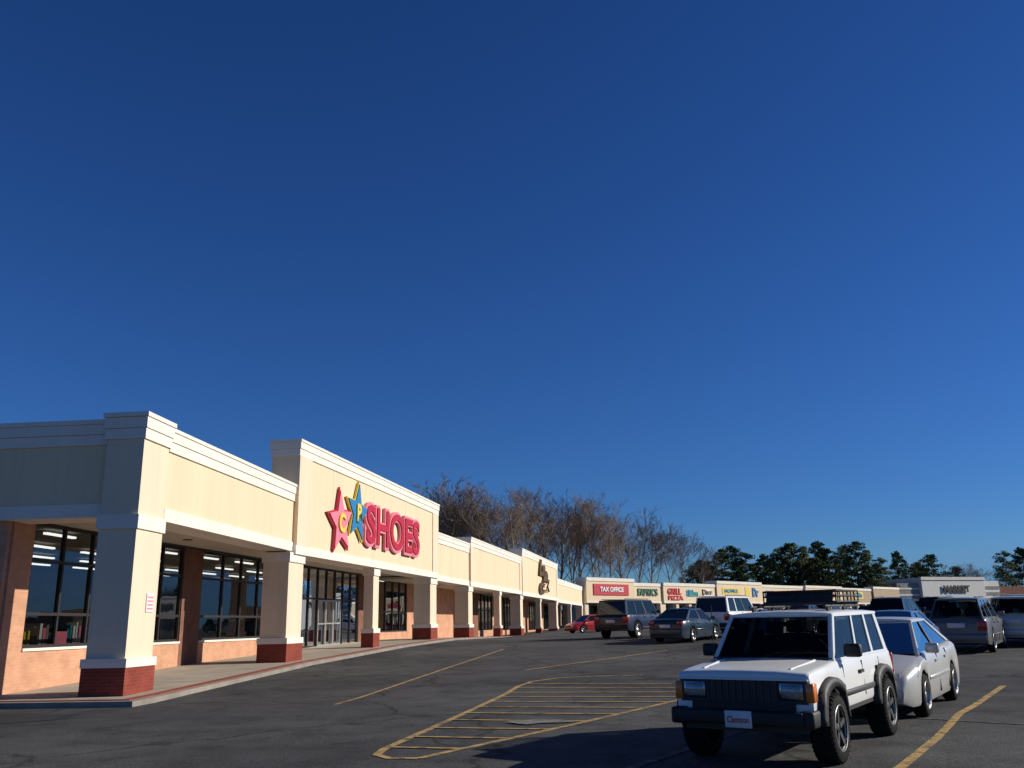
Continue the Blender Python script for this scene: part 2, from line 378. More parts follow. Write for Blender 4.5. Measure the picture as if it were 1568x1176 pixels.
def seg2(a,b_,kind):
    if kind=='w':
        prism(C,a,b_,-3.4,-3.6,fl(a)-.2,fl(a)+.5,'brick'); P=[(*fp(a,-3.5),fl(a)+.5),(*fp(b_,-3.5),fl(a)+.5),(*fp(b_,-3.5),4.2),(*fp(a,-3.5),4.2)]
        C.add(P,[(0,1,2,3)],'dkglass'); n=max(2,round((b_-a)/1.5))
        for i in range(n+1):
            s=a+(b_-a-.08)*i/n; prism(C,s,s+.08,-3.43,-3.55,fl(a)+.5,4.2,'bronze')
        prism(C,a,b_,-3.435,-3.545,2.75,2.84,'bronze')
    else: prism(C,a,b_,-3.4,-3.6,fl(a)-.2,4.25,kind)
for a,b_,k in((66,70,'brick'),(70,75,'w'),(75,78,'brickdk'),(78,84,'w'),(84,87,'brick'),(87,98,'w'),(98,104,'brick'),(104,112,'w'),(112,116,'brick'),(116,126,'w'),(126,131,'brick')): seg2(a,b_,k)
C.obj('strip_mall_building',fixn=True)
# signs
def textobj(name,body,org,d,mat,w=None,h=None,ext=.05,off=0,parent=None,shear=0,bev=0):
    cu=bpy.data.curves.new(name,'FONT'); cu.body=body; cu.extrude=ext; cu.offset=off; cu.shear=shear; cu.bevel_depth=bev
    cu.align_x='CENTER'; cu.align_y='CENTER'
    ob=bpy.data.objects.new(name,cu); col.objects.link(ob); cu.materials.append(M[mat])
    bpy.context.view_layer.update(); dm=ob.dimensions.copy()
    sx=w/dm.x if w else h/dm.y; sy=h/dm.y if h else sx
    d=Vector(d).normalized(); up=Vector((0,0,1)); n=d.cross(up).normalized(); up=n.cross(d)
    R=Matrix((d,up,n)).transposed().to_4x4()
    ob.matrix_world=Matrix.Translation(Vector(org))@R@Matrix.Diagonal((sx,sy,1,1))
    if parent: ob.parent=parent
    return ob
D2=Vector((.178,1,0)).normalized(); N2=Vector((D2.y,-D2.x,0))
sg=empty('store_sign')
def fpt(s,o,z): a=fp(s,o); return Vector((a[0],a[1],z))
textobj('letters_back','SHOES',fpt(43.55,.20,5.93),D2,'pink',8.6,2.0,.06,.055,sg)
textobj('letters','SHOES',fpt(43.55,.29,5.95),D2,'red',8.3,1.72,.02,.018,sg)
def star(s,z,R,rot,o,mat,r=.45,name='star',th=.09):
    mbx=MB(); c=fpt(s,o,z); vs=[]
    for dd in(0,th):
        for i in range(10):
            t=math.pi/2+rot+i*math.pi/5; q=R if i%2==0 else R*r
            vs.append(c+D2*q*math.cos(t)+Vector((0,0,q*math.sin(t)))+N2*dd)
    mbx.add(vs,[tuple(range(10,20))]+[(i,(i+1)%10,10+(i+1)%10,10+i) for i in range(10)]+[tuple(range(9,-1,-1))],mat)
    return mbx.obj(name,sg)
star(36.5,5.75,1.45,.12,.13,'red',name='star_border'); star(36.5,5.75,1.28,.12,.18,'pink',name='star_red')
star(38.4,6.35,1.42,-.1,.14,'yel',name='star_border_b'); star(38.4,6.35,1.27,-.1,.19,'blue',name='star_blue')
textobj('letter_c','C',fpt(36.5,.30,5.7),D2,'yel',None,.8,.03,.04,sg); textobj('letter_b','B',fpt(38.4,.31,6.3),D2,'yel',None,.8,.03,.04,sg)
s2=empty('script_sign')
textobj('script_top','La',fpt(91.0,.25,6.9),D2,'signbrown',4.2,1.6,.08,.06,s2,.3)
textobj('script_mid','&',fpt(93.0,.25,5.7),D2,'signbrown',5.2,2.1,.08,.08,s2,.2)
textobj('script_low','C',fpt(90.5,.25,4.9),D2,'signbrown',3.2,1.2,.08,.07,s2,.2)
# ------------------------------------------------------------ far strip
F=MB(); d3=Vector((.915,1,0)).normalized(); n3v=Vector((d3.y,-d3.x,0))
def ff(y,o): 
    x=9.6+.915*(y-131); return (x+o*n3v.x, y+o*n3v.y)
def fpr(y0,y1,o0,o1,z0,z1,mat,mbx=None):
    a=ff(y0,o0);b=ff(y0,o1);c=ff(y1,o1);d=ff(y1,o0)
    (mbx or F).hexa([(*a,z0),(*b,z0),(*c,z0),(*d,z0),(*a,z1),(*b,z1),(*c,z1),(*d,z1)],mat)
units=[(131.2,140,7.9,'cream',.1),(140,146,7.35,'cream',0),(146,158,7.5,'cream',.08),(158,170,8.1,'cream',.15),(170,184,7.75,'cream',0),(184,197,7.9,'cream',.1),(197,210,7.7,'tan',0),(210,222,8.2,'tan',.1)]
for a,b_,zt,mt,o in units:
    fpr(a+.01,b_-.01,o*4,-1.5,4.5,zt-.5,mt); fpr(a,b_,o*4+.1,-1.6,zt-.5,zt,'trim'); fpr(a,b_,o*4+.06,-1.4,4.3,4.55,'trim')
    fpr(a+.02,b_-.02,-1.5,-16,4.9,6.3,'tan'); fpr(a+.02,b_-.02,-3.9,-4.2,.5,4.9,'brick' if mt=='cream' else 'brickdk')
    n=max(2,round((b_-a)/3.2))
    for i in range(n+1):
        y=a+(b_-a-.55)*i/n; fpr(y,y+.55,.1,-.6,.3,4.3,'cream2'); fpr(y-.04,y+.59,.15,-.65,.3,2.0,'brickred')
    fpr(a+1,b_-1,-3.82,-3.9,1.9,4.0,'dkglass')
F.obj('strip_mall_building',fixn=True)
fs=MB()
fpr(132.4,138.8,.52,.42,5.4,7.0,'red',fs); fs.obj('shop_sign')
tx=[('TAX OFFICE',135.6,'white',5.8,.7,6.2,.55),('FABRICS',143,'grn',5.4,1.1,5.9,.1),('GRILL',148.3,'red',4.0,1.0,6.1,.4),('PIZZA',148.5,'red',4.4,.7,5.1,.4),('Salon',152.5,'teal',3.0,1.1,5.9,.4),('Diner',155.8,'signbrown',3.0,.9,6.1,.4),('MOBILE',161.5,'blue',4.6,.6,6.4,.68),('Dr',168,'blue',2.2,1.6,6.2,.7),('CASH',173,'blue',3.6,1.1,6.1,.1),('Rentals',178.5,'red',6.5,1.1,6.1,.1),('Hardware',190,'red',10,1.6,6.2,.5),('Gifts',204,'blue',4,1.1,6.2,.1)]
for t_,y,mt,w,h,z,o in tx:
    a=ff(y,o); textobj('shop_sign_text',t_,(*a,z),d3,mt,w,h,.05,.035).name='shop_sign'
for a,b_,o,z0,z1,mt in((159.3,163.9,.61,5.9,7.0,'yel'),(165.3,166.4,.61,5.6,7.2,'yel'),(202,206,.03,5.4,6.9,'yel'),(155.0,156.8,.34,5.5,6.6,'white'),(151,152.3,.34,5.4,6.4,'blue')):
    fs=MB(); fpr(a,b_,o+.05,o,z0,z1,mt,fs); fs.obj('shop_sign')
E=MB(); de=Vector((.906,.423,0)); ne=Vector((de.y,-de.x,0))
def ep(a,b_,o0,o1,z0,z1,mat):
    O=Vector((107,240,0)); P=[O+de*a+ne*o0,O+de*a+ne*o1,O+de*b_+ne*o1,O+de*b_+ne*o0]
    E.hexa([(p.x,p.y,z0) for p in P]+[(p.x,p.y,z1) for p in P],mat)
M['mallwhite']=stucco('off_white_stucco',(.80,.78,.72)); M['mallgrey']=stucco('grey_stucco',(.3,.29,.28))
ep(0,24,0,-20,1,11.2,'mallwhite'); ep(-.2,24.2,.2,-.5,10.6,11.4,'trim'); ep(-8,-.01,-1,-20,1,9.8,'mallgrey'); ep(24.01,31,-1,-20,1,10.4,'mallwhite')
for k in range(3): ep(24.2,30.8,-.9,-1.1,5+k*1.6,5.8+k*1.6,'mallgrey')
for k in range(3): ep(-7.8,-.3,-.9,-1.1,5+k*1.6,5.4+k*1.6,'mallwhite')
ep(6,18,.1,-.2,1,5,'dkglass'); ep(31.5,70,-2,-20,1,9,'brickdk'); ep(-24,-8.1,-2,-20,1,8.6,'tan')
E.obj('supermarket_building',fixn=True)
O=Vector((107,240,0))+de*12.5+ne*.3; textobj('supermarket_sign','MARKET',(O.x,O.y,8.2),de,'black',10,1.8,.08,.05)
# ------------------------------------------------------------ vehicles
STY=dict(
 sedan=dict(W=1.76,xf=2.25,xr=-2.35,wb=2.66,r=.32,sill=.2,zr=1.43,wr=.57,tp=[(2.25,.50),(2.22,.60),(2.1,.69),(1.85,.77),(1.5,.85),(1.1,.92),(.9,.95),(-1.2,1.0),(-1.75,1.03),(-2.2,.99),(-2.32,.9),(-2.35,.75)],gh=(1.2,.30,-.9,-1.8),tap=.18),
 suv=dict(W=1.86,xf=2.3,xr=-2.35,wb=2.72,r=.37,sill=.27,zr=1.70,wr=.64,tp=[(2.3,.72),(2.25,.88),(2.0,.98),(1.2,1.08),(1.0,1.10),(-2.0,1.14),(-2.28,1.1),(-2.35,.9)],gh=(1.2,.45,-1.75,-2.28),tap=.1),
 van=dict(W=2.0,xf=2.6,xr=-2.6,wb=3.02,r=.42,sill=.40,zr=1.93,wr=.76,tp=[(2.6,.85),(2.55,1.05),(2.3,1.14),(1.3,1.22),(1.1,1.24),(-2.3,1.26),(-2.55,1.2),(-2.6,1.0)],gh=(1.3,.65,-2.35,-2.55),tap=.04),
 jeep=dict(W=1.62,xf=1.93,xr=-2.08,wb=2.58,r=.38,sill=.53,zr=1.62,wr=.655,tp=[(1.93,.95),(1.92,.985),(1.85,1.01),(1.6,1.035),(.8,1.085),(-2.0,1.09),(-2.05,1.08),(-2.08,1.0)],gh=(.84,.34,-1.93,-2.05),tap=.02),
)
def build_car(style,P,rimdark=False,clear=False):
    S=STY[style]; mb=MB(); W=S['W']; r=S['r']; xw=(S['wb']/2,-S['wb']/2); J=style=='jeep'; Ra=r+(.09 if J else .06); sill=S['sill']
    GL='cargls' if clear else 'carglass'
    xst={S['xf'],S['xr']}
    for x,_ in S['tp']: xst.add(x)
    x=S['xr']
    while x<S['xf']: xst.add(round(x,3)); x+=.14
    for w in xw:
        for k in range(13): xst.add(w+Ra*math.cos(math.pi*k/12))
        xst.add(w+Ra+.002); xst.add(w-Ra-.002)
    X=sorted(xst,reverse=True)
    def zt(x):
        T=S['tp']
        for (a,b_),(c,d) in zip(T,T[1:]):
            if a>=x>=c: return b_+(d-b_)*(a-x)/(a-c)
        return T[-1][1]
    def hw(x,z):
        ef=min(1,(S['xf']-x)/.7); er=min(1,(x-S['xr'])/.5)
        k=1-S['tap']*(1-ef)**2.2-S['tap']*.6*(1-er)**2.2
        h=W/2*k
        if z<.45: h-=.35*(.45-z)**1.3*.4
        if z>.75: h-=(.05 if J else .10)*(z-.75)
        return h
    def zbf(x):
        for w in xw:
            if abs(x-w)<=Ra: return max(sill,min(r+math.sqrt(max(0,Ra*Ra-(x-w)**2)),zt(x)-.12))
        e=min((S['xf']-x),(x-S['xr'])); return sill+max(0,.25-e)*.25
    secs=[]
    for x in X:
        a=zbf(x); b_=zt(x); H=b_-a; pts=[(0,a),(hw(x,a)*.7,a),(hw(x,a)-.015,a)]
        for f in(.08,.3,.55,.78): z=a+H*f; pts.append((hw(x,z)+(.006 if f==.55 else 0),z))
        h=hw(x,b_); e_=.5 if J else 1
        pts+=[(h-.012,b_-.06*min(1,H/.3)*e_),(h-.045*e_,b_-.02*e_),(h-.12*e_,b_),(h*.5,b_+.018),(0,b_+.022)]
        secs.append([(x,y,z) for y,z in pts]+[(x,-y,z) for y,z in pts[-2:0:-1]])
    n=len(secs[0]); V=[q for s_ in secs for q in s_]
    fs=[(i*n+j,i*n+(j+1)%n,(i+1)*n+(j+1)%n,(i+1)*n+j) for i in range(len(secs)-1) for j in range(n)]
    under=[f for k,f in enumerate(fs) if (k%n) in(0,1,n-1,n-2)]; rest=[f for k,f in enumerate(fs) if (k%n) not in(0,1,n-1,n-2)]
    mb.add(V,rest,P,True); mb.add(V,under,'plastic',False)
    mb.add(secs[0],[tuple(range(n))],P); mb.add(secs[-1],[tuple(range(n-1,-1,-1))],P)
    xa,xb,xc,xd=S['gh']; zr=S['zr']; wr=S['wr']; ins=.045 if J else .07; wbf=hw(xa,zt(xa))-ins; wbr=hw(xd,zt(xd))-ins
    za=zt(xa)-.005; zd=zt(xd)-.005
    A=lambda s_:Vector((xa,s_*wbf,za)); Dp=lambda s_:Vector((xd,s_*wbr,zd)); Bp=lambda s_:Vector((xb,s_*wr,zr)); Cp=lambda s_:Vector((xc,s_*wr*.98,zr))
    if clear:
        mb.add([(xa-.02,-wbf+.03,za+.035),(xa-.02,wbf-.03,za+.035),(xd+.05,wbr-.03,zd+.035),(xd+.05,-wbr+.03,zd+.035)],[(0,1,2,3)],'plastic')
        mb.rbox(xa-.5,xa-.1,-wbf+.08,wbf-.08,za-.1,za+.08,'plastic',.05,2)
        for xs_ in (xa-1.25,xa-2.15):
            for ys_ in(-.36,.36):
                mb.rbox(xs_-.12,xs_+.05,ys_-.23,ys_+.23,za-.2,zr-.28,'seat',.05,2); mb.rbox(xs_-.12,xs_-.02,ys_-.12,ys_+.12,zr-.27,zr-.10,'seat',.04,2)
        for k in range(12):
            t0=k*math.pi/6; t1=t0+math.pi/6
            mb.tube((xa-.62+.06*math.sin(t0),.36+.18*math.cos(t0),za+.07+.18*math.sin(t0)),(xa-.62+.06*math.sin(t1),.36+.18*math.cos(t1),za+.07+.18*math.sin(t1)),.014,.014,5,'black')
        mb.rbox(xb+.05,xb+.08,-.12,.12,zr-.15,zr-.09,'black',.01,1)
    for s_ in(1,-1):
        mb.add([A(s_),Dp(s_),Cp(s_),Bp(s_)],[(0,1,2,3)],GL)
        def pt(u,v,o=.010):
            lo=A(s_).lerp(Dp(s_),u); hi=Bp(s_).lerp(Cp(s_),u); q=lo.lerp(hi,v); return q+Vector((0,s_*o,o*.4))
        def strip(u0,u1,v0,v1,u2=None,u3=None,mat=P,o=.012):
            u2=u0 if u2 is None else u2; u3=u1 if u3 is None else u3
            q=[pt(u0,v0,o),pt(u1,v0,o),pt(u3,v1,o),pt(u2,v1,o)]; q2=[pt(u0,v0,-.02),pt(u1,v0,-.02),pt(u3,v1,-.02),pt(u2,v1,-.02)]
            mb.hexa(q2+q,mat)
        strip(-.002,.026,0,1,-.002,.036)
        if style=='sedan': strip(.93,1.0,0,1,.90,1.0); strip(.47,.50,0,.95,mat='plastic')
        else:
            strip(.94,1.002,0,1); strip(.38,.41,0,.95,mat=P if J else 'plastic'); strip(.67,.71 if J else .70,0,.95)
        strip(0,1,.93,1.0,o=.014); strip(0,1,-.01,.03,o=.016,mat='plastic' if not J else P)
        for xx in (xa-.12 if not J else .62, xa-1.15, max(xa-2.05,-S['wb']/2+.05)):
            z0_=sill+.08 if abs(xx-xw[1])>Ra else r+Ra*.95
            z1_=zt(xx)-.06; yy=hw(xx,.7)
            mb.hexa([(xx-.005,s_*(yy-.05),z0_),(xx+.005,s_*(yy-.05),z0_),(xx+.005,s_*(yy+.009),z0_),(xx-.005,s_*(yy+.009),z0_),(xx-.005,s_*(hw(xx,z1_)-.05),z1_),(xx+.005,s_*(hw(xx,z1_)-.05),z1_),(xx+.005,s_*(hw(xx,z1_)+.006),z1_),(xx-.005,s_*(hw(xx,z1_)+.006),z1_)],'black')
        for xx in (xa-1.0,xa-1.9):
            y0,y1=sorted((s_*(hw(xx,.85)-.02),s_*(hw(xx,.85)+.03))); mb.box(xx-.1,xx+.09,y0,y1,zt(xx)-.20,zt(xx)-.165,'plastic' if J else P)
        y0,y1=sorted((s_*(W/2-.05),s_*(W/2+.018)))
        mb.rbox(-S['wb']/2+Ra+.02,S['wb']/2-Ra-.02,y0,y1,.52 if not J else .66,.58 if not J else .73,P if style=='sedan' else ('greyplastic_shade' if J else 'plastic'),.01,1)
        if style!='sedan':
            y0,y1=sorted((s_*(W/2-.08),s_*(W/2-.012))); mb.box(-S['wb']/2+Ra,S['wb']/2-Ra,y0,y1,sill-.04,sill+.08,'plastic')
        y0,y1=sorted((s_*(wbf+.06),s_*(wbf+.27))); mb.rbox(xa-.38,xa-.27,y0,y1,za+.03,za+.19,'plastic' if J else P,.035,2)
        for w in xw:
            yc=s_*(W/2-.10 if not J else W/2-.05); t=.11 if not J else .13
            pr=[(r*.62,-t),(r*.9,-t),(r*.98,-t*.8),(r,-t*.5),(r,t*.5),(r*.98,t*.8),(r*.9,t),(r*.62,t)]
            mb.lathe_y((w,yc,r),pr,28,'rubber')
            if J:
                for k in range(36):
                    th=k*math.pi/18; ca,sa=math.cos(th),math.sin(th)
                    for q in(-1,1):
                        def tp(rad,tt,yy): return (w+ca*rad-sa*tt,yc+q*yy,r+sa*rad+ca*tt)
                        mb.hexa([tp(r*.93,-.013,t*.55),tp(r*.93,.013,t*.55),tp(r*.93,.013,t*1.02),tp(r*.93,-.013,t*1.02),tp(r*1.012,-.013,t*.45),tp(r*1.012,.013,t*.45),tp(r*.992,.013,t*.85),tp(r*.992,-.013,t*.85)],'rubber')
            so=s_
            mb.lathe_y((w,yc,r),[(r*.66,so*t*1.0),(r*.63,so*t*1.02),(r*.60,so*t*.75),(r*.56,so*t*.45),(r*.2,so*t*.5),(r*.16,so*t*.75),(.0,so*t*.78)],28,'plastic' if rimdark else 'rim')
            mb.lathe_y((w,yc,r),[(r*.66,so*t*1.0),(r*.645,so*t*1.05),(r*.60,so*t*.8)],28,'rim')
            for k in range(5):
                th=k*2*math.pi/5+.3
                if not rimdark: th+=math.pi/5
                ca,sa=math.cos(th),math.sin(th); tx_,tz_=-sa,ca
                def wp(rad,tt,yy): return (w+ca*rad+tx_*tt,yc+so*yy,r+sa*rad+tz_*tt)
                if rimdark: mb.hexa([wp(.14*r,-.03,t*.5),wp(.6*r,-.04,t*.5),wp(.6*r,.04,t*.5),wp(.14*r,.03,t*.5),wp(.14*r,-.03,t*.82),wp(.6*r,-.03,t*.9),wp(.6*r,.03,t*.9),wp(.14*r,.03,t*.82)],'greyplastic_shade')
                else: mb.add([wp(.25*r,-.02,t*.56),wp(.53*r,-.065,t*.56),wp(.53*r,.065,t*.56),wp(.25*r,.02,t*.56)],[(0,1,2,3)],'black')
            y0,y1=sorted((s_*(W/2-.30),s_*(W/2-.26))); mb.box(w-Ra*.98,w+Ra*.98,y0,y1,sill,r+Ra*.75,'black')
    mb.add([A(1),A(-1),Bp(-1),Bp(1)],[(0,1,2,3)],GL); mb.add([Dp(1),Dp(-1),Cp(-1),Cp(1)],[(3,2,1,0)],GL)
    def fr(lo0,lo1,hi0,hi1,nrm,u0,u1,v0,v1,mat=P):
        def q(u,v,o): return lo0.lerp(lo1,u).lerp(hi0.lerp(hi1,u),v)+nrm*o
        mb.hexa([q(u0,v0,-.02),q(u1,v0,-.02),q(u1,v1,-.02),q(u0,v1,-.02),q(u0,v0,.012),q(u1,v0,.012),q(u1,v1,.012),q(u0,v1,.012)],mat)
    nf=Vector((zr-za,0,xa-xb)).normalized(); nr=Vector((-(zr-zd),0,xc-xd)).normalized()
    for (u0,u1,v0,v1) in((0,.03,0,1),(.97,1,0,1),(.03,.97,.94,1)):
        fr(A(-1),A(1),Bp(-1),Bp(1),nf,u0,u1,v0,v1); fr(Dp(-1),Dp(1),Cp(-1),Cp(1),nr,u0,u1,v0,v1)
    fr(A(-1),A(1),Bp(-1),Bp(1),nf,.03,.97,-.01,.05,'plastic')
    rs=[]; N=8
    for i in range(N+1):
        t=i/N; x=xb+.03+(xc-xb-.06)*t; crown=.035*math.sin(math.pi*t)**.6 if 0<t<1 else 0
        ww=wr+.012; row=[(x,-ww,zr-.03),(x,-ww,zr+.002+crown*.2)]
        for y_ in(-.85,-.5,0,.5,.85): row.append((x,ww*y_,zr+.005+crown*.6+.03*(1-y_*y_)))
        row+=[(x,ww,zr+.002+crown*.2),(x,ww,zr-.03)]; rs.append(row)
    k=len(rs[0]); mb.add([q for s_ in rs for q in s_],[(i*k+j,i*k+j+1,(i+1)*k+j+1,(i+1)*k+j) for i in range(N) for j in range(k-1)],P,True)
    for row in(rs[0],rs[-1]): mb.add(row,[tuple(range(k))],P)
    xf,xr=S['xf'],S['xr']
    if not J:
        hf=hw(xf,.6); zl=S['tp'][2][1]-.04 if style=='sedan' else S['tp'][0][1]
        for s_ in(1,-1):
            mb.hexa([(xf-.46,s_*(hw(xf-.46,.7)-.05),zl-.05),(xf-.46,s_*(hw(xf-.46,.7)+.008),zl-.03),(xf-.03,s_*(hf*.97),zl-.12),(xf+.012,s_*(hf*.52),zl-.12),
                     (xf-.46,s_*(hw(xf-.46,.7)-.1),zl+.10),(xf-.46,s_*(hw(xf-.46,.7)-.02),zl+.08),(xf-.10,s_*(hf*.93),zl+.03),(xf-.05,s_*(hf*.55),zl-.01)],'lens')
            hr=hw(xr,.8); zz=zd-.1
            y0,y1=sorted((s_*hr*.70,s_*(hr+.022))); mb.rbox(xr-.02,xr+.16,y0,y1,zz-(.28 if style!='sedan' else .16),zz+.02,'tail',.025,2)
            if style!='sedan':
                mb.rbox(xc+.1,xb-.1,min(s_*(wr-.1),s_*(wr-.06)),max(s_*(wr-.1),s_*(wr-.06)),zr+.05,zr+.085,'plastic',.01,1)
        mb.rbox(xf-.1,xf+.02,-hf*.5,hf*.5,zl-.14,zl-.03,'plastic',.02,1)
        mb.rbox(xf-.25,xf+.05,-hf*.97,hf*.97,sill+.10,zl-.17,P,.06,3)
        mb.rbox(xf-.1,xf+.062,-hf*.55,hf*.55,sill+.12,sill+.22,'plastic',.02,1)
        hr=hw(xr,.6)
        mb.rbox(xr-.06,xr+.25,-hr*.98,hr*.98,sill+.1,.62 if style!='van' else .7,P if style!='van' else 'plastic',.06,3)
        mb.rbox(xr-.075,xr,-.26,.26,.66 if style=='sedan' else .8,.66+.14 if style=='sedan' else .95,'plate',.01,1)
    else:
        mb.box(xf-.02,xf+.012,-.74,.74,.68,.94,'greyplastic_shade')  # grille panel and bars: shade of the front put into the dark grey
        mb.box(xf,xf+.016,-.40,.40,.70,.92,'black')
        for i in range(11): mb.box(xf+.0,xf+.03,-.40+i*.08-.010,-.40+i*.08+.010,.70,.92,'greyplastic_shade')
        mb.box(xf-.02,xf+.03,-.76,.76,.925,.940,P)
        for s_ in(1,-1):
            y0,y1=sorted((s_*.43,s_*.70)); mb.rbox(xf,xf+.028,y0,y1,.715,.905,'chrome',.012,1); mb.rbox(xf+.01,xf+.04,y0+.03,y1-.03,.74,.88,'lens',.012,1)
            y0,y1=sorted((s_*.72,s_*(W/2+.004))); mb.rbox(xf-.12,xf+.02,y0,y1,.70,.90,'amber',.012,1)
            y0,y1=sorted((s_*.66,s_*(W/2+.02))); mb.rbox(xf-.35,xf+.15,y0,y1,.44,.62,'plastic',.03,2)
            for w in (S['wb']/2,-S['wb']/2):
                K=14; R1=Ra-.02; R2=Ra+.085
                vs=[]
                for q in range(K+1):
                    th=math.pi*(-.08+1.16*q/K)
                    c_,s__=math.cos(th),math.sin(th); sq=1/max(abs(c_),abs(s__))**.35
                    for rr,yy in((R1,W/2-.03),(R1,W/2+.075),(R2*.98,W/2+.06),(R2,W/2-.02)):
                        vs.append((w+rr*sq*c_,s_*yy,max(sill-.08,r+rr*sq*s__)))
                mb.add(vs,[(a*4+b_,a*4+b_+1,(a+1)*4+b_+1,(a+1)*4+b_) for a in range(K) for b_ in range(3)],'plastic',True)
            y0,y1=sorted((s_*(W/2-.14),s_*(W/2-.0))); mb.rbox(xr-.03,xr+.05,y0,y1,.72,1.04,'tail',.015,1)
            y=s_*.50; mb.rbox(-1.7,.05,y-.02,y+.02,1.70,1.73,'plastic',.008,1)
            for xx in(-1.6,-.9,-.1): mb.box(xx-.04,xx+.04,y-.015,y+.015,1.63,1.705,'plastic')
        mb.rbox(xf+.02,xf+.18,-.72,.72,.46,.61,'plastic',.025,2)
        mb.box(xf-.1,xf+.03,-.6,.6,.61,.69,'plastic'); mb.box(xf-.12,xf,-.7,.7,.38,.47,'black')
        mb.rbox(xf+.18,xf+.195,-.155,.155,.43,.61,'plate',.006,1)
        mb.rbox(xr-.14,xr+.02,-.8,.8,.48,.64,'plastic',.03,2)
        for w in xw: mb.tube((w,-.7,r),(w,.7,r),.05,.05,8,'black')
        mb.box(-1.9,1.7,-.35,.35,.36,.53,'black')
        for xx in(-1.5,-.9,-.25): mb.tube((xx,-.55,1.745),(xx,.55,1.745),.014,.014,8,'plastic')
        bx0,bx1,by=-1.75,-.55,.5
        for zz in(1.77,1.85,1.92):
            for p_,q_ in(((bx0,-by),(bx1,-by)),((bx1,-by),(bx1,by)),((bx1,by),(bx0,by)),((bx0,by),(bx0,-by))):
                mb.tube((*p_,zz),(*q_,zz),.013,.013,6,'plastic')
        for i in range(7):
            xx=bx0+(bx1-bx0)*i/6
            for yy in(-by,by): mb.tube((xx,yy,1.77),(xx,yy,1.92),.010,.010,6,'plastic')
        for i in range(8):
            yy=-by+2*by*i/7
            for xx in(bx0,bx1): mb.tube((xx,yy,1.77),(xx,yy,1.92),.010,.010,6,'plastic')
            mb.tube((bx0,yy,1.77),(bx1,yy,1.77),.010,.010,6,'plastic')
        mb.hexa([(bx1+.02,-.46,1.74),(bx1+.05,-.46,1.74),(bx1+.05,.46,1.74),(bx1+.02,.46,1.74),(bx1-.06,-.46,1.93),(bx1-.03,-.46,1.93),(bx1-.03,.46,1.93),(bx1-.06,.46,1.93)],'plastic')
        for s_ in(1,-1):
            mb.hexa([(1.75,s_*.50,1.02),(1.75,s_*.53,1.02),(.95,s_*.58,1.085),(.95,s_*.55,1.085),(1.75,s_*.505,1.044),(1.75,s_*.525,1.044),(.95,s_*.575,1.101),(.95,s_*.555,1.101)],P)
            mb.tube((.82,s_*.1,1.12),(.68,s_*.1+.45,1.22),.008,.006,5,'black')
        mb.box(.835,.842,-.74,.74,1.095,1.112,'black')
        mb.tube((.95,-.70,1.08),(.87,-.72,1.75),.006,.004,5,'black')
    return mb.mesh(style+'_mesh')
def place(ob,x,y,deg,wb=2.6):
    a=math.radians(deg); f=Vector((math.cos(a),math.sin(a))); l=Vector((-f.y,f.x))
    zf=g(x+f.x*wb/2,y+f.y*wb/2); zr_=g(x-f.x*wb/2,y-f.y*wb/2); zl=g(x+l.x*.8,y+l.y*.8); zR=g(x-l.x*.8,y-l.y*.8)
    X=Vector((f.x*wb,f.y*wb,zf-zr_)).normalized(); Yv=Vector((l.x*1.6,l.y*1.6,zl-zR)).normalized(); Z=X.cross(Yv).normalized(); Yv=Z.cross(X)
    ob.matrix_world=Matrix.Translation((x,y,(zf+zr_)/2))@Matrix((X,Yv,Z)).transposed().to_4x4()
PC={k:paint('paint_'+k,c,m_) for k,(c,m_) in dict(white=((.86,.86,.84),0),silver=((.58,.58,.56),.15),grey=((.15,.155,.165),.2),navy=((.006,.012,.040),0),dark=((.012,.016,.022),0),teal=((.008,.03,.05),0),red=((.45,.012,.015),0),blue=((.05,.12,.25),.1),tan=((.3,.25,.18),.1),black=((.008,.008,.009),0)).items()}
cache={}
def car(name,style,color,x,y,deg,rd=False,clear=False):
    k=(style,color,rd,clear)
    if k not in cache:
        me=build_car(style,PC[color],rimdark=rd,clear=clear)
        bm=bmesh.new(); bm.from_mesh(me); bmesh.ops.recalc_face_normals(bm,faces=bm.faces[:]); bm.to_mesh(me); bm.free()
        cache[k]=me
    ob=bpy.data.objects.new(name,cache[k]); col.objects.link(ob); place(ob,x,y,deg,STY[style]['wb']); return ob
HT=-124.0; HA=56.0
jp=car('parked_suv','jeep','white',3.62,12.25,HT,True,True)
t=textobj('front_plate_text','Clemson',(0,0,0),(0,1,0),'orange',.25,.07,.002,.01); bpy.context.view_layer.update()
t.parent=jp; t.matrix_parent_inverse=Matrix.Identity(4); t.matrix_local=Matrix.Translation((1.93+.199,0,.515))@Matrix(((0,0,1,0),(1,0,0,0),(0,1,0,0),(0,0,0,1)))@Matrix.Diagonal((t.scale[0],t.scale[1],1,1))
car('parked_sedan','sedan','silver',6.42,16.3,HT,clear=True)
car('parked_suv','suv','grey',15.55,31.8,HA,clear=True)
car('parked_suv','suv','silver',19.0,34.8,HA,clear=True)
car('parked_suv','van','navy',6.3,49.5,HA)
car('parked_sedan','sedan','teal',7.9,42.8,HA)
car('parked_suv','van','white',10.9,46.8,HA)
car('parked_sedan','sedan','blue',10.3,25.3,HT,clear=True)
car('parked_suv','suv','dark',17.6,42.5,HA)
car('parked_car','sedan','red',6.3,79,-150)
car('parked_car','sedan','silver',9.2,84,-150)
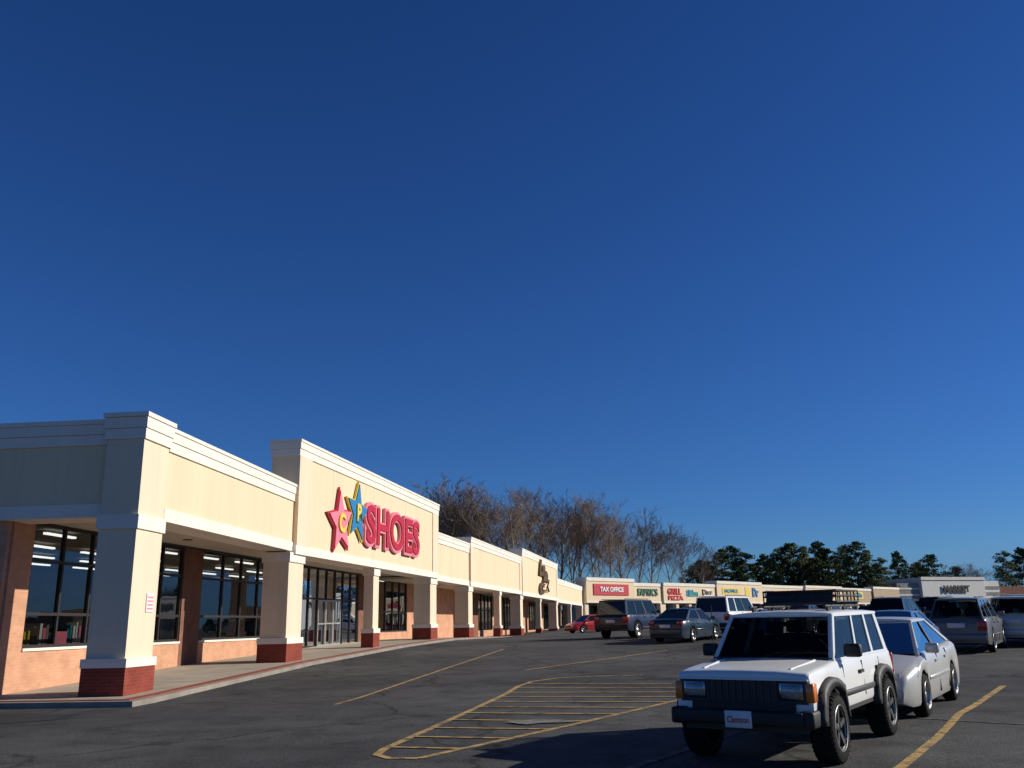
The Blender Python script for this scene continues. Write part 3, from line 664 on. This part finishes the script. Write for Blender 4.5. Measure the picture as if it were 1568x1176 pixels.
L=[('sedan','dark',15,48),('suv','black',21.5,47),('sedan','tan',26,47),('suv','silver',19,57),('sedan','navy',23,60),('suv','grey',27.5,61),('sedan','white',32,63),('suv','red',37,66),('sedan','silver',30,75),('suv','dark',35,78),('sedan','blue',41,82),('suv','white',26,84),('sedan','grey',21,80),('suv','navy',47,86),('sedan','tan',52,90),('suv','grey',60,105),('sedan','white',66,110),('suv','black',45,105),('sedan','red',75,130),('suv','silver',84,140),('sedan','dark',30,112),('sedan','grey',22.5,37.8),('suv','dark',27,40),('suv','navy',14,70),('sedan','silver',17.5,92),('suv','silver',24.3,44.5),('sedan','white',28.5,52),('suv','dark',31,56),('suv','black',12.5,56),('sedan','tan',33,92)]
for st,c_,x,y in L: car('parked_car' if st=='sedan' else 'parked_suv',st,c_,x+random.uniform(-.3,.3),y+random.uniform(-.4,.4),HA if random.random()<.6 else HT)
# ------------------------------------------------------------ trees
def bare_tree(seed,H=20):
    R=random.Random(seed); mb=MB()
    nch=[11,6,4,4,0]
    def grow(p,d,L_,r,lev):
        n=(8,5,4,3,2)[lev]
        pts=[(p.copy(),r)]
        for i in range(n):
            w=(.06,.14,.20,.24,.25)[lev]
            d=(d+Vector((R.uniform(-w,w),R.uniform(-w,w),R.uniform(-w,w)*.6+(.09 if 0<lev<4 else 0)))).normalized()
            p=p+d*L_/n; r2=max(.019,r*((.87,.78,.75,.75,.8)[lev]))
            mb.tube(pts[-1][0],p,r,r2,6 if lev<2 else 3,'bark' if lev<3 else 'twig',lev<2); r=r2; pts.append((p.copy(),r))
        if lev>=4: return
        for k in range(nch[lev]):
            t=R.uniform(.36 if lev==0 else .25,1.0)*n; i=min(int(t),n-1); a=pts[i][0].lerp(pts[i+1][0],t-i); rr=pts[i][1]
            ax_=Vector((R.gauss(0,1),R.gauss(0,1),R.gauss(0,.3))); ax_=(ax_-d*ax_.dot(d)).normalized()
            ang=math.radians(R.uniform(22,48)); nd=(d*math.cos(ang)+ax_*math.sin(ang)); nd.z=abs(nd.z)*.9+.1
            f=(1.25-.8*t/n)*.50 if lev==0 else R.uniform(.42,.62)
            grow(a,nd.normalized(),L_*f*R.uniform(.8,1.15),max(.022,rr*R.uniform(.42,.6)),lev+1)
    grow(Vector((0,0,0)),Vector((0,0,1)),H*.88,H*.0125,0)
    return mb.mesh('bare_tree')
bt=[bare_tree(s_) for s_ in(1,5,9,14,21)]
def ptree(name,me,x,y,h,base=20.,wid=(.95,1.2)):
    ob=bpy.data.objects.new(name,me); col.objects.link(ob); s_=h/base; q=random.uniform(*wid)
    ob.location=(x,y,g(x,y)-.2); ob.scale=(s_*q,s_*q,s_); ob.rotation_euler=(0,0,random.uniform(0,6.28)); return ob
prof=[(645,766),(660,755),(676,750),(695,748),(714,752),(735,757),(752,755),(770,752),(790,752),(812,765),(838,780),(858,770),(876,768),(893,776),(912,783),(932,792),(955,803),(976,797),(1003,812),(1032,828),(1056,826),(1078,838),(720,780),(780,780),(825,790),(885,800),(925,808),(965,818),(685,775)]
for i,(px,py) in enumerate(prof):
    k=(px-784)/1404-.006; Y=150+max(0,(px-800))*.16+random.uniform(-6,14); hz=955-.021*(px-784)
    ptree('bare_tree',bt[i%5],k*Y,Y,(hz-py)/1455*Y+.6)
for i in range(8):
    px=1380+i*26; k=(px-784)/1404-.006; Y=300+random.uniform(-10,20); ptree('bare_tree',bt[i%5],k*Y,Y,(942-868+random.uniform(-8,6))/1455*Y)
def pine(seed,H=18):
    R=random.Random(seed); mb=MB(); p=Vector((0,0,0)); r=.24; pts=[p]
    for i in range(8):
        q=p+Vector((R.uniform(-.15,.15),R.uniform(-.15,.15),H/8)); mb.tube(p,q,r,r*.86,7,'pinebark'); p=q; r*=.86; pts.append(p)
    def clump(c,rad,n):
        for _ in range(n):
            v=Vector((R.gauss(0,1),R.gauss(0,1),R.gauss(0,1))).normalized()*rad*R.random()**.4; v.z*=.7; c2=c+v
            a=Vector((R.gauss(0,1),R.gauss(0,1),R.gauss(0,1))).normalized(); b_=a.orthogonal().normalized()
            s_=R.uniform(.14,.34); mb.add([c2-a*s_,c2+b_*s_*.6,c2+a*s_,c2-b_*s_*.6],[(0,1,2,3)],'needle')
    lo=R.uniform(.22,.42)
    for i in range(56):
        t=lo+(1-lo)*(i+R.random())/56; z=t*H; th=R.uniform(0,6.28); u=(t-lo)/(1-lo)
        ln=(.7+3.4*math.sin(math.pi*min(1,.22+u*.76))**.9)*R.uniform(.35,1.15)
        i0=min(7,int(t*8)); b0=pts[i0].lerp(pts[i0+1],t*8-i0) if t<1 else pts[8]
        e=b0+Vector((math.cos(th)*ln,math.sin(th)*ln,R.uniform(-.3,.8)))
        mb.tube(b0,e,.06,.02,4,'pinebark')
        clump(e,R.uniform(.6,1.15),46); clump(b0.lerp(e,.55),R.uniform(.45,.8),24)
    clump(pts[8]+Vector((0,0,.1)),.8,50)
    return mb.mesh('pine_tree')
pt_=[pine(s_) for s_ in(2,3,8,11,17)]
pp=[(1085,862),(1112,842),(1128,836),(1150,848),(1178,850),(1205,838),(1222,832),(1245,836),(1262,830),(1280,840),(1300,836),(1322,830),(1342,842),(1358,856),(1385,846),(1412,862),(1438,850),(1470,868),(1552,845),(1580,840),(1098,868),(1165,865),(1235,860),(1290,858),(1335,866),(1420,872),(1190,858),(1312,852),(1140,862),(1212,856),(1262,856),(1066,868),(1078,858)]
for i,(px,py) in enumerate(pp):
    k=(px-784)/1404-.006; Y=236+random.uniform(-6,18) if px<1370 else 290+random.uniform(-10,20); hz=955-.021*(px-784)
    ptree('pine_tree',pt_[i%5],k*Y,Y,(hz-py)/1455*Y+.8,18.5)
U=MB(); R=random.Random(4)
for i in range(10000):
    t=R.random(); px=640+t*960; k=(px-784)/1404; Y=(185 if px<1000 else 262)+R.uniform(0,12)+(40 if px>1370 else 0)
    hmax=4+2*math.sin(px*.05)+1.5*math.sin(px*.13)+2; z=R.random()**.8*max(2,hmax)
    c=Vector((k*Y+R.uniform(-1,1),Y,1+z)); a=Vector((R.gauss(0,1),R.gauss(0,1),R.gauss(0,1))).normalized(); b_=a.orthogonal().normalized(); s_=R.uniform(.3,.8)
    U.add([c-a*s_,c+b_*s_*.6,c+a*s_,c-b_*s_*.6],[(0,1,2,3)],'needle' if R.random()<.45 and px>1050 else 'shrub')
U.obj('distant_woodland')
# ------------------------------------------------------------ light
az=math.radians(82.5); el=math.radians(25)
sd=Vector((math.sin(az)*math.cos(el),math.cos(az)*math.cos(el),math.sin(el)))
sl=bpy.data.lights.new('sun','SUN'); sl.energy=5.0; sl.angle=math.radians(.53); sl.color=(1,.94,.82)
so=bpy.data.objects.new('sun',sl); col.objects.link(so); so.rotation_euler=(-sd).to_track_quat('-Z','Y').to_euler()
w=bpy.data.worlds.new('World'); sc.world=w; w.use_nodes=True; nt=w.node_tree; bg=nt.nodes['Background']
sk=nt.nodes.new('ShaderNodeTexSky'); sk.sky_type='NISHITA'; sk.sun_disc=False; sk.sun_elevation=el; sk.sun_rotation=az
sk.air_density=1.0; sk.dust_density=.1; sk.ozone_density=2.0; sk.altitude=300
tcn=nt.nodes.new('ShaderNodeTexCoord'); sx=nt.nodes.new('ShaderNodeSeparateXYZ'); nt.links.new(tcn.outputs['Generated'],sx.inputs[0])
gr=ramp(nt,sx.outputs[2],[(0.0,(.27,.50,.86)),(.12,(.21,.46,.92)),(.35,(.185,.44,.92)),(.62,(.16,.40,.86)),(.85,(.07,.19,.45)),(1.0,(.04,.11,.28))])
tint=mixc(nt,1.0,sk.outputs[0],gr,'MULTIPLY')
tint=mixc(nt,1.0,tint,(1.5,3.4,7.0),'DARKEN')
nt.links.new(tint,bg.inputs[0]); bg.inputs[1].default_value=.085
# ------------------------------------------------------------ camera
cd=bpy.data.cameras.new('camera'); cd.sensor_width=36; cd.lens=36*1356/1568; cd.clip_end=5000; cd.clip_start=.1
co=bpy.data.objects.new('camera',cd); col.objects.link(co); sc.camera=co
co.matrix_world=Matrix.Translation((0,0,1.6))@Matrix.Rotation(math.radians(90+15.15),4,'X')@Matrix.Rotation(math.radians(-1.2),4,'Z')
sc.view_settings.view_transform='Standard'; sc.view_settings.look='None'; sc.view_settings.exposure=0
